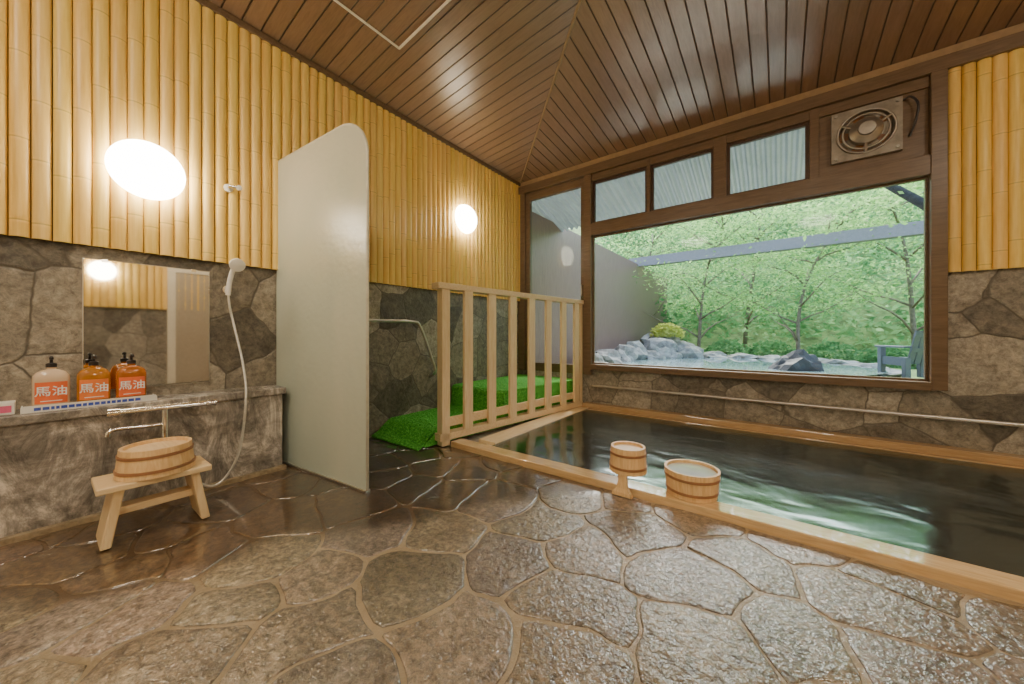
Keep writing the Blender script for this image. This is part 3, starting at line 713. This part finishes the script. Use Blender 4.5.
boxes('tray_rim', [(.066, .072, -.235, .235, .0, .034), (-.057, -.053, -.235, .235, .0, .02), (-.055, .07, -.24, -.235, 0, .025), (-.055, .07, .235, .24, 0, .025)], M['white'], ty)
bl = []; yy = -.20; r = random.Random(2)
while yy < .17:
    w_ = r.uniform(.010, .022); bl.append((.0722, .0735, yy, yy + w_, .009, .024)); yy += w_ + .005
boxes('print_band', bl, M['blue'], ty)
bxx = thing('small_carton', (-3.03, -.13, .611), 'small white carton with pink print on the counter', 'box')
box('carton', -.04, .04, -.045, .045, 0, .062, M['white'], bxx, .003)
box('print_panel', .0402, .0412, -.035, .035, .012, .045, M['pink'], bxx)

# ---- ventilation fan
vf = thing('ventilation_fan', (.605, YB - .012, 2.80), 'square grey metal wall ventilation fan with round housing', 'fan')
hs = .225; S = 32; V, F = [], []
for i in range(S):
    a = 2 * math.pi * i / S; c, s = math.cos(a), math.sin(a); k = hs / max(abs(c), abs(s)); V += [(c * k, -.04, s * k), (c * .185, -.04, s * .185), (c * .165, .0, s * .165), (c * k, 0, s * k)]
for i in range(S):
    j = (i + 1) % S
    F += [(4 * i, 4 * i + 1, 4 * j + 1, 4 * j), (4 * i + 1, 4 * i + 2, 4 * j + 2, 4 * j + 1), (4 * i + 3, 4 * i, 4 * j, 4 * j + 3)]
obj('housing', V, F, M['fanmetal'], vf)
for rr_ in (.185, .15):
    ring = [(math.cos(2 * math.pi * i / 32) * rr_, -.05, math.sin(2 * math.pi * i / 32) * rr_) for i in range(33)]
    tube('guard_ring', ring, .009, M['fansteel'], vf, 8)
box('duct_back', -.2, .2, -.004, 0, -.2, .2, M['hoop'], vf)
h_ = lathe('motor_hub', [(.11, 0), (.11, .05), (.10, .06), (.06, .08), (.055, .10), (0, .102)], M['fansteel'], vf, 28); h_.rotation_euler = (math.pi / 2, 0, 0); h_.location = (0, -.02, 0)
for i in range(3):
    a = math.pi / 6 + i * math.pi * 2 / 3; tube('guard_arm', [(.08 * math.cos(a), -.06, .08 * math.sin(a)), (.185 * math.cos(a), -.052, .185 * math.sin(a))], .010, M['fansteel'], vf, 6)
for sx_ in (-1, 1):
    for sz_ in (-1, 1): tube('corner_bolt', [(sx_ * .195, -.035, sz_ * .195), (sx_ * .195, -.055, sz_ * .195)], .012, M['fansteel'], vf, 8)
for i in range(5):
    a = 2 * math.pi * i / 5; V = []
    for r_, w_, dz in ((.07, .03, 0), (.12, .05, .01), (.16, .06, .012)):
        for sgn in (-1, 1): V.append((r_ * math.cos(a) - sgn * w_ * math.sin(a), -.018 - sgn * dz, r_ * math.sin(a) + sgn * w_ * math.cos(a)))
    obj('blade', V, [(0, 1, 3, 2), (2, 3, 5, 4)], M['fanmetal'], vf)
tube('power_cable', [(.22, -.03, .19), (.27, -.04, .2), (.31, -.05, .12), (.30, -.04, .0), (.27, -.01, -.12)], .008, M['black'], vf, 8, 8)

# ================================================================= OUTDOORS
GZ = .33
def gz(x, y):
    z = GZ + .02 * noise.noise(Vector((x, y, 0)))
    if y > 11: z += .10 * (y - 11)
    if y > 13.5: z += .62 * (y - 13.5)
    return z
V, F = [], []; nx, ny = 50, 50
for j in range(ny + 1):
    for i in range(nx + 1):
        x = -14 + 34 * i / nx; y = YB + .16 + 22 * j / ny; z = gz(x, y)
        if -2.9 < x < 1.0 and 5.2 < y < 10.4: z -= .3
        V.append((x, y, z))
for j in range(ny):
    for i in range(nx): a = j * (nx + 1) + i; F.append((a, a + 1, a + nx + 2, a + nx + 1))
tag(obj('garden_ground', V, F, M['ground'], None, True), 'mossy garden ground rising to a wooded slope', 'ground', kind='stuff')
V, F = [], []; n = 48
for i in range(n):
    a = 2 * math.pi * i / n; r_ = 1 + .06 * math.sin(3 * a) + .05 * math.sin(5 * a + 1)
    V.append((-.9 + 2.15 * r_ * math.cos(a), 7.9 + 2.7 * r_ * math.sin(a), GZ + .09))
pw = obj('outdoor_pool_water', V, [tuple(range(n))], M['pond']); recenter(pw); tag(pw, 'clear reflective open-air pool water ringed with rocks', 'water', kind='stuff')
V, F = [], []; n = 340
for i in range(n + 1):
    x = -4.2 + 8.5 * i / n; z = (0, .05, .05, 0)[i % 4]
    V += [(x, YB + .16, 3.42 + z), (x, YB + 1.55, 2.97 + z)]
for i in range(n): F.append((2 * i, 2 * i + 2, 2 * i + 3, 2 * i + 1))
o = obj('eave_roof', V, F, M['roof'], None, False); recenter(o); tag(o, 'pale grey corrugated sheet eave over the window', 'roof')
o = box('garden_fence', -3.42, -3.34, YB + .16, 14, .2, 3.09, M['fence_out']); recenter(o); tag(o, 'tall purple-brown board garden wall', 'fence')
o = box('pergola_beam', -3.6, 6, 10.55, 10.75, 3.02, 3.28, M['beam_out']); recenter(o); tag(o, 'long lilac-grey horizontal garden beam', 'beam')
o = box('beam_post', 5.2, 5.4, 10.55, 10.75, .2, 3.02, M['beam_out']); recenter(o); tag(o, 'lilac-grey post carrying the garden beam', 'post')
def rock(loc, s, seed, mat, label, group='rocks around the outdoor pool'):
    bm = bmesh.new(); bmesh.ops.create_icosphere(bm, subdivisions=3, radius=1)
    for v in bm.verts:
        p = v.co.copy(); k = 1 + .5 * noise.noise(p * 1.3 + Vector((seed * 7.3, 0, 0))) + .25 * noise.noise(p * 3 + Vector((0, seed, 0)))
        v.co = Vector((p.x * s[0] * k, p.y * s[1] * k, max(p.z, -.4) * s[2] * k))
    me = bpy.data.meshes.new('rock'); bm.to_mesh(me); bm.free(); me.materials.append(mat)
    o = bpy.data.objects.new('rock', me); COL.objects.link(o); o.location = (loc[0], loc[1], loc[2]); tag(o, label, 'rock', group); return o
for i, (x, y, z, a, h) in enumerate([(-2.95, 6.4, .4, .34, .24), (-3.0, 7.2, .42, .40, .28), (-2.95, 8.0, .42, .42, .32), (-2.9, 8.8, .42, .46, .36), (-2.6, 9.6, .45, .50, .44), (-2.1, 10.2, .42, .48, .38), (-2.7, 10.5, .75, .50, .44),
    (-1.4, 10.7, .40, .36, .15), (-.8, 10.8, .40, .36, .12), (-.2, 10.8, .38, .36, .12), (.4, 10.65, .38, .36, .12), (.95, 10.25, .37, .33, .12), (1.3, 9.5, .36, .32, .10), (1.45, 8.7, .34, .26, .08), (-2.5, 5.9, .38, .26, .14), (-2.5, 9.0, .4, .28, .2), (-2.2, 9.6, .4, .24, .2)]):
    rock((x, y, z), (a, a * .85, h), i + 1, M['rock'], 'grey weathered boulder beside the outdoor pool')
rock((.22, 7.6, .42), (.32, .26, .30), 40, M['darkrock'], 'dark wedge-shaped boulder standing in the pool', 'rocks around the outdoor pool')
def leaves(pts, size, seed):
    r = random.Random(seed); V, F = [], []
    for p in pts:
        s = size * r.uniform(.6, 1.3); a = Vector((r.gauss(0, 1), r.gauss(0, 1), r.gauss(0, .5))).normalized(); b = a.orthogonal().normalized()
        b = (b * math.cos(q := r.uniform(0, 6.28)) + a.cross(b) * math.sin(q)); k = len(V)
        V += [p - a * s * .5, p + b * s * .22, p + a * s * .5, p - b * s * .22]; F.append((k, k + 1, k + 2, k + 3))
    return V, F
def tree(base, h, lean, spread, n, seed, label, name='garden_tree', bark='bark'):
    r = random.Random(seed); e = thing(name, base, label, 'tree', group='slender garden trees')
    P = [Vector((lean[0] * t * t + .08 * math.sin(t * 5 + seed), lean[1] * t, h * t)) for t in [i / 8 for i in range(9)]]
    rad = h * .010 + .010
    parts = [tubedata(P, [rad * (1 - .8 * i / 8) for i in range(9)], 8)]; pts = []
    for k in range(13):
        t = .16 + .82 * k / 12; i = min(7, int(t * 8)); p0 = P[i]; a = k * 2.4 + seed; ln = spread * (1.15 - t * .6)
        Q = [p0 + Vector((math.cos(a) * ln * u, math.sin(a) * ln * u, ln * .55 * u ** .8 + .06 * math.sin(u * 6 + k))) for u in [j / 5 for j in range(6)]]
        parts.append(tubedata(Q, [rad * .5 * (1 - .8 * j / 5) for j in range(6)], 6))
        if k < 2: continue
        for _ in range(n // 11):
            u = r.uniform(.3, 1.15); c = p0 + Vector((math.cos(a) * ln * u, math.sin(a) * ln * u, ln * .55 * u ** .8))
            pts.append(c + Vector((r.gauss(0, .3 * spread), r.gauss(0, .3 * spread), r.gauss(0, .045 * spread))))
    V, F = merge(parts); obj('trunk', V, F, M[bark], e, True)
    V, F = leaves(pts, .085, seed); obj('foliage', V, F, M['leaf'], e)
    return e
tree((-1.95, 11.4, gz(-1.9, 11.4) - .03), 4.2, (1.0, 0), 1.6, 7000, 1, 'light green maple with spreading branches by the pool')
tree((.3, 11.2, gz(.3, 11.2) - .03), 3.8, (1.1, .2), 1.4, 5600, 2, 'leaning light green garden maple')
tree((-3.9, 13.0, gz(-3.9, 13) - .03), 5.0, (.5, 0), 1.8, 4800, 3, 'tall light green tree behind the garden wall')
tree((2.6, 12.3, gz(2.6, 12.3) - .03), 4.8, (-.9, 0), 1.7, 5200, 4, 'light green maple beyond the beam')
tree((-.8, 13.2, gz(-.8, 13.2) - .03), 5.4, (.5, 0), 1.8, 4800, 5, 'slim light green tree on the slope')
tree((4.5, 12.0, gz(4.5, 12) - .03), 5.0, (-.6, 0), 1.7, 3600, 6, 'light green tree on the slope')
e = thing('garden_tree', (3.5, 7.0, GZ), 'dark leaning tree trunk crossing above the chair', 'tree', group='slender garden trees')
P = [(0, 0, 0), (-.6, 0, .75), (-1.35, 0, 1.62), (-1.97, 0, 2.38), (-2.35, .05, 2.80), (-2.9, .1, 3.2)]
V1 = tubedata(P, [.10, .085, .07, .06, .05, .03], 8); V2 = tubedata([(-1.35, 0, 1.62), (-1.5, .3, 2.3), (-1.4, .6, 3.0)], [.05, .04, .02], 6)
V, F = merge([V1, V2]); obj('trunk', V, F, M['darkbark'], e, True)
r = random.Random(77); pts = [Vector((r.gauss(-1.9, .7), r.gauss(.5, .5), 3.0 + r.gauss(0, .25))) for _ in range(1800)]
V, F = leaves(pts, .09, 78); obj('foliage', V, F, M['leaf'], e)
r = random.Random(5); pts = []
for _ in range(38000):
    x = r.uniform(-9, 15); y = r.uniform(12.4, 25); pts.append(Vector((x, y, gz(x, y) + abs(r.gauss(0, .8)) + 1.6 * max(0, noise.noise(Vector((x * .5, y * .5, 2)))))))
V, F = leaves(pts, .23, 9); tag(obj('hillside_foliage', V, F, M['leaf2']), 'dense green undergrowth covering the slope', 'foliage', kind='stuff')
def shrub(c, s, n, seed, mat, label):
    r = random.Random(seed); pts = []
    for _ in range(n):
        v = Vector((r.gauss(0, 1), r.gauss(0, 1), abs(r.gauss(0, 1)))).normalized() * r.uniform(.6, 1); pts.append(Vector((v.x * s[0], v.y * s[1], v.z * s[2])))
    V, F = leaves(pts, .10, seed); o = obj('shrub', V, F, mat, None, loc=c); return tag(o, label, 'shrub', 'garden shrubs')
shrub((-2.45, 10.2, .95), (.45, .35, .38), 1300, 21, M['moss'], 'rounded yellow-green shrub on the rocks')
for i, (x, y, s) in enumerate([(-1.2, 11.7, .6), (-.2, 11.8, .6), (1.0, 11.4, .6), (1.9, 10.8, .6), (2.6, 10.6, .7), (3.4, 10.0, .7), (-3.0, 11.6, .6)]):
    shrub((x, y, gz(x, y)), (s, s * .8, s * .8), 1300, 30 + i, M['leaf2'], 'low leafy green shrub at the foot of the slope')
gc = thing('garden_chair', (1.60, 7.85, .345), 'blue-grey slatted plastic garden armchair on the patio', 'chair', math.radians(205)); gc.scale = (.85, .85, .78)
for sx_ in (-.30, .30):
    for sy, hh in ((-.26, .62), (.26, .42)): box('leg', sx_ - .04, sx_ + .04, sy - .04, sy + .04, 0, hh, M['bluepl'], gc, .005)
    box('armrest', sx_ - .06, sx_ + .06, -.34, .30, .60, .635, M['bluepl'], gc, .01)
    box('side_panel', sx_ - .015, sx_ + .015, -.26, .26, .26, .42, M['bluepl'], gc, .005)
for i in range(6): box('seat_slat', -.28, .28, -.30 + i * .095, -.22 + i * .095, .36, .40, M['bluepl'], gc, .005)
for i in range(6):
    V, F = boxdata([(-.28 + i * .095, -.28 + i * .095 + .082, 0, .03, .3, .92)]); V = [(x, y + .22 + (z - .3) * .28, z) for x, y, z in V]
    obj('back_slat', V, F, M['bluepl'], gc)
for za in (.52, .80):
    V, F = boxdata([(-.29, .29, .025, .055, za, za + .08)]); obj('back_rail', [(x, y + .22 + (z - .3) * .28, z) for x, y, z in V], F, M['bluepl'], gc)

# ================================================================= LIGHT / WORLD / CAMERA
w = bpy.data.worlds.new('World'); bpy.context.scene.world = w; w.use_nodes = True; t = w.node_tree
bg = t.nodes['Background']; sky = t.nodes.new('ShaderNodeTexSky'); sky.sky_type = 'NISHITA'; sky.sun_disc = False; sky.sun_elevation = math.radians(50); sky.sun_rotation = math.radians(-20); sky.air_density = 1.2; sky.dust_density = 4
t.links.new(sky.outputs[0], bg.inputs[0]); bg.inputs[1].default_value = 1.05
sl = bpy.data.lights.new('sun', 'SUN'); sl.energy = 6; sl.angle = math.radians(6); sl.color = (1, .96, .88)
so = bpy.data.objects.new('sun', sl); COL.objects.link(so); so.rotation_euler = (math.radians(38), 0, math.radians(205)); so.location = (0, 8, 12)
cam = bpy.data.cameras.new('camera'); co = bpy.data.objects.new('camera', cam); COL.objects.link(co)
co.location = (0, 0, 1.0); co.rotation_euler = (math.pi / 2, 0, math.radians(37.1)); cam.sensor_width = 36; cam.lens = 12.45; cam.shift_y = -.0068; cam.clip_start = .02; cam.clip_end = 200
bpy.context.scene.camera = co
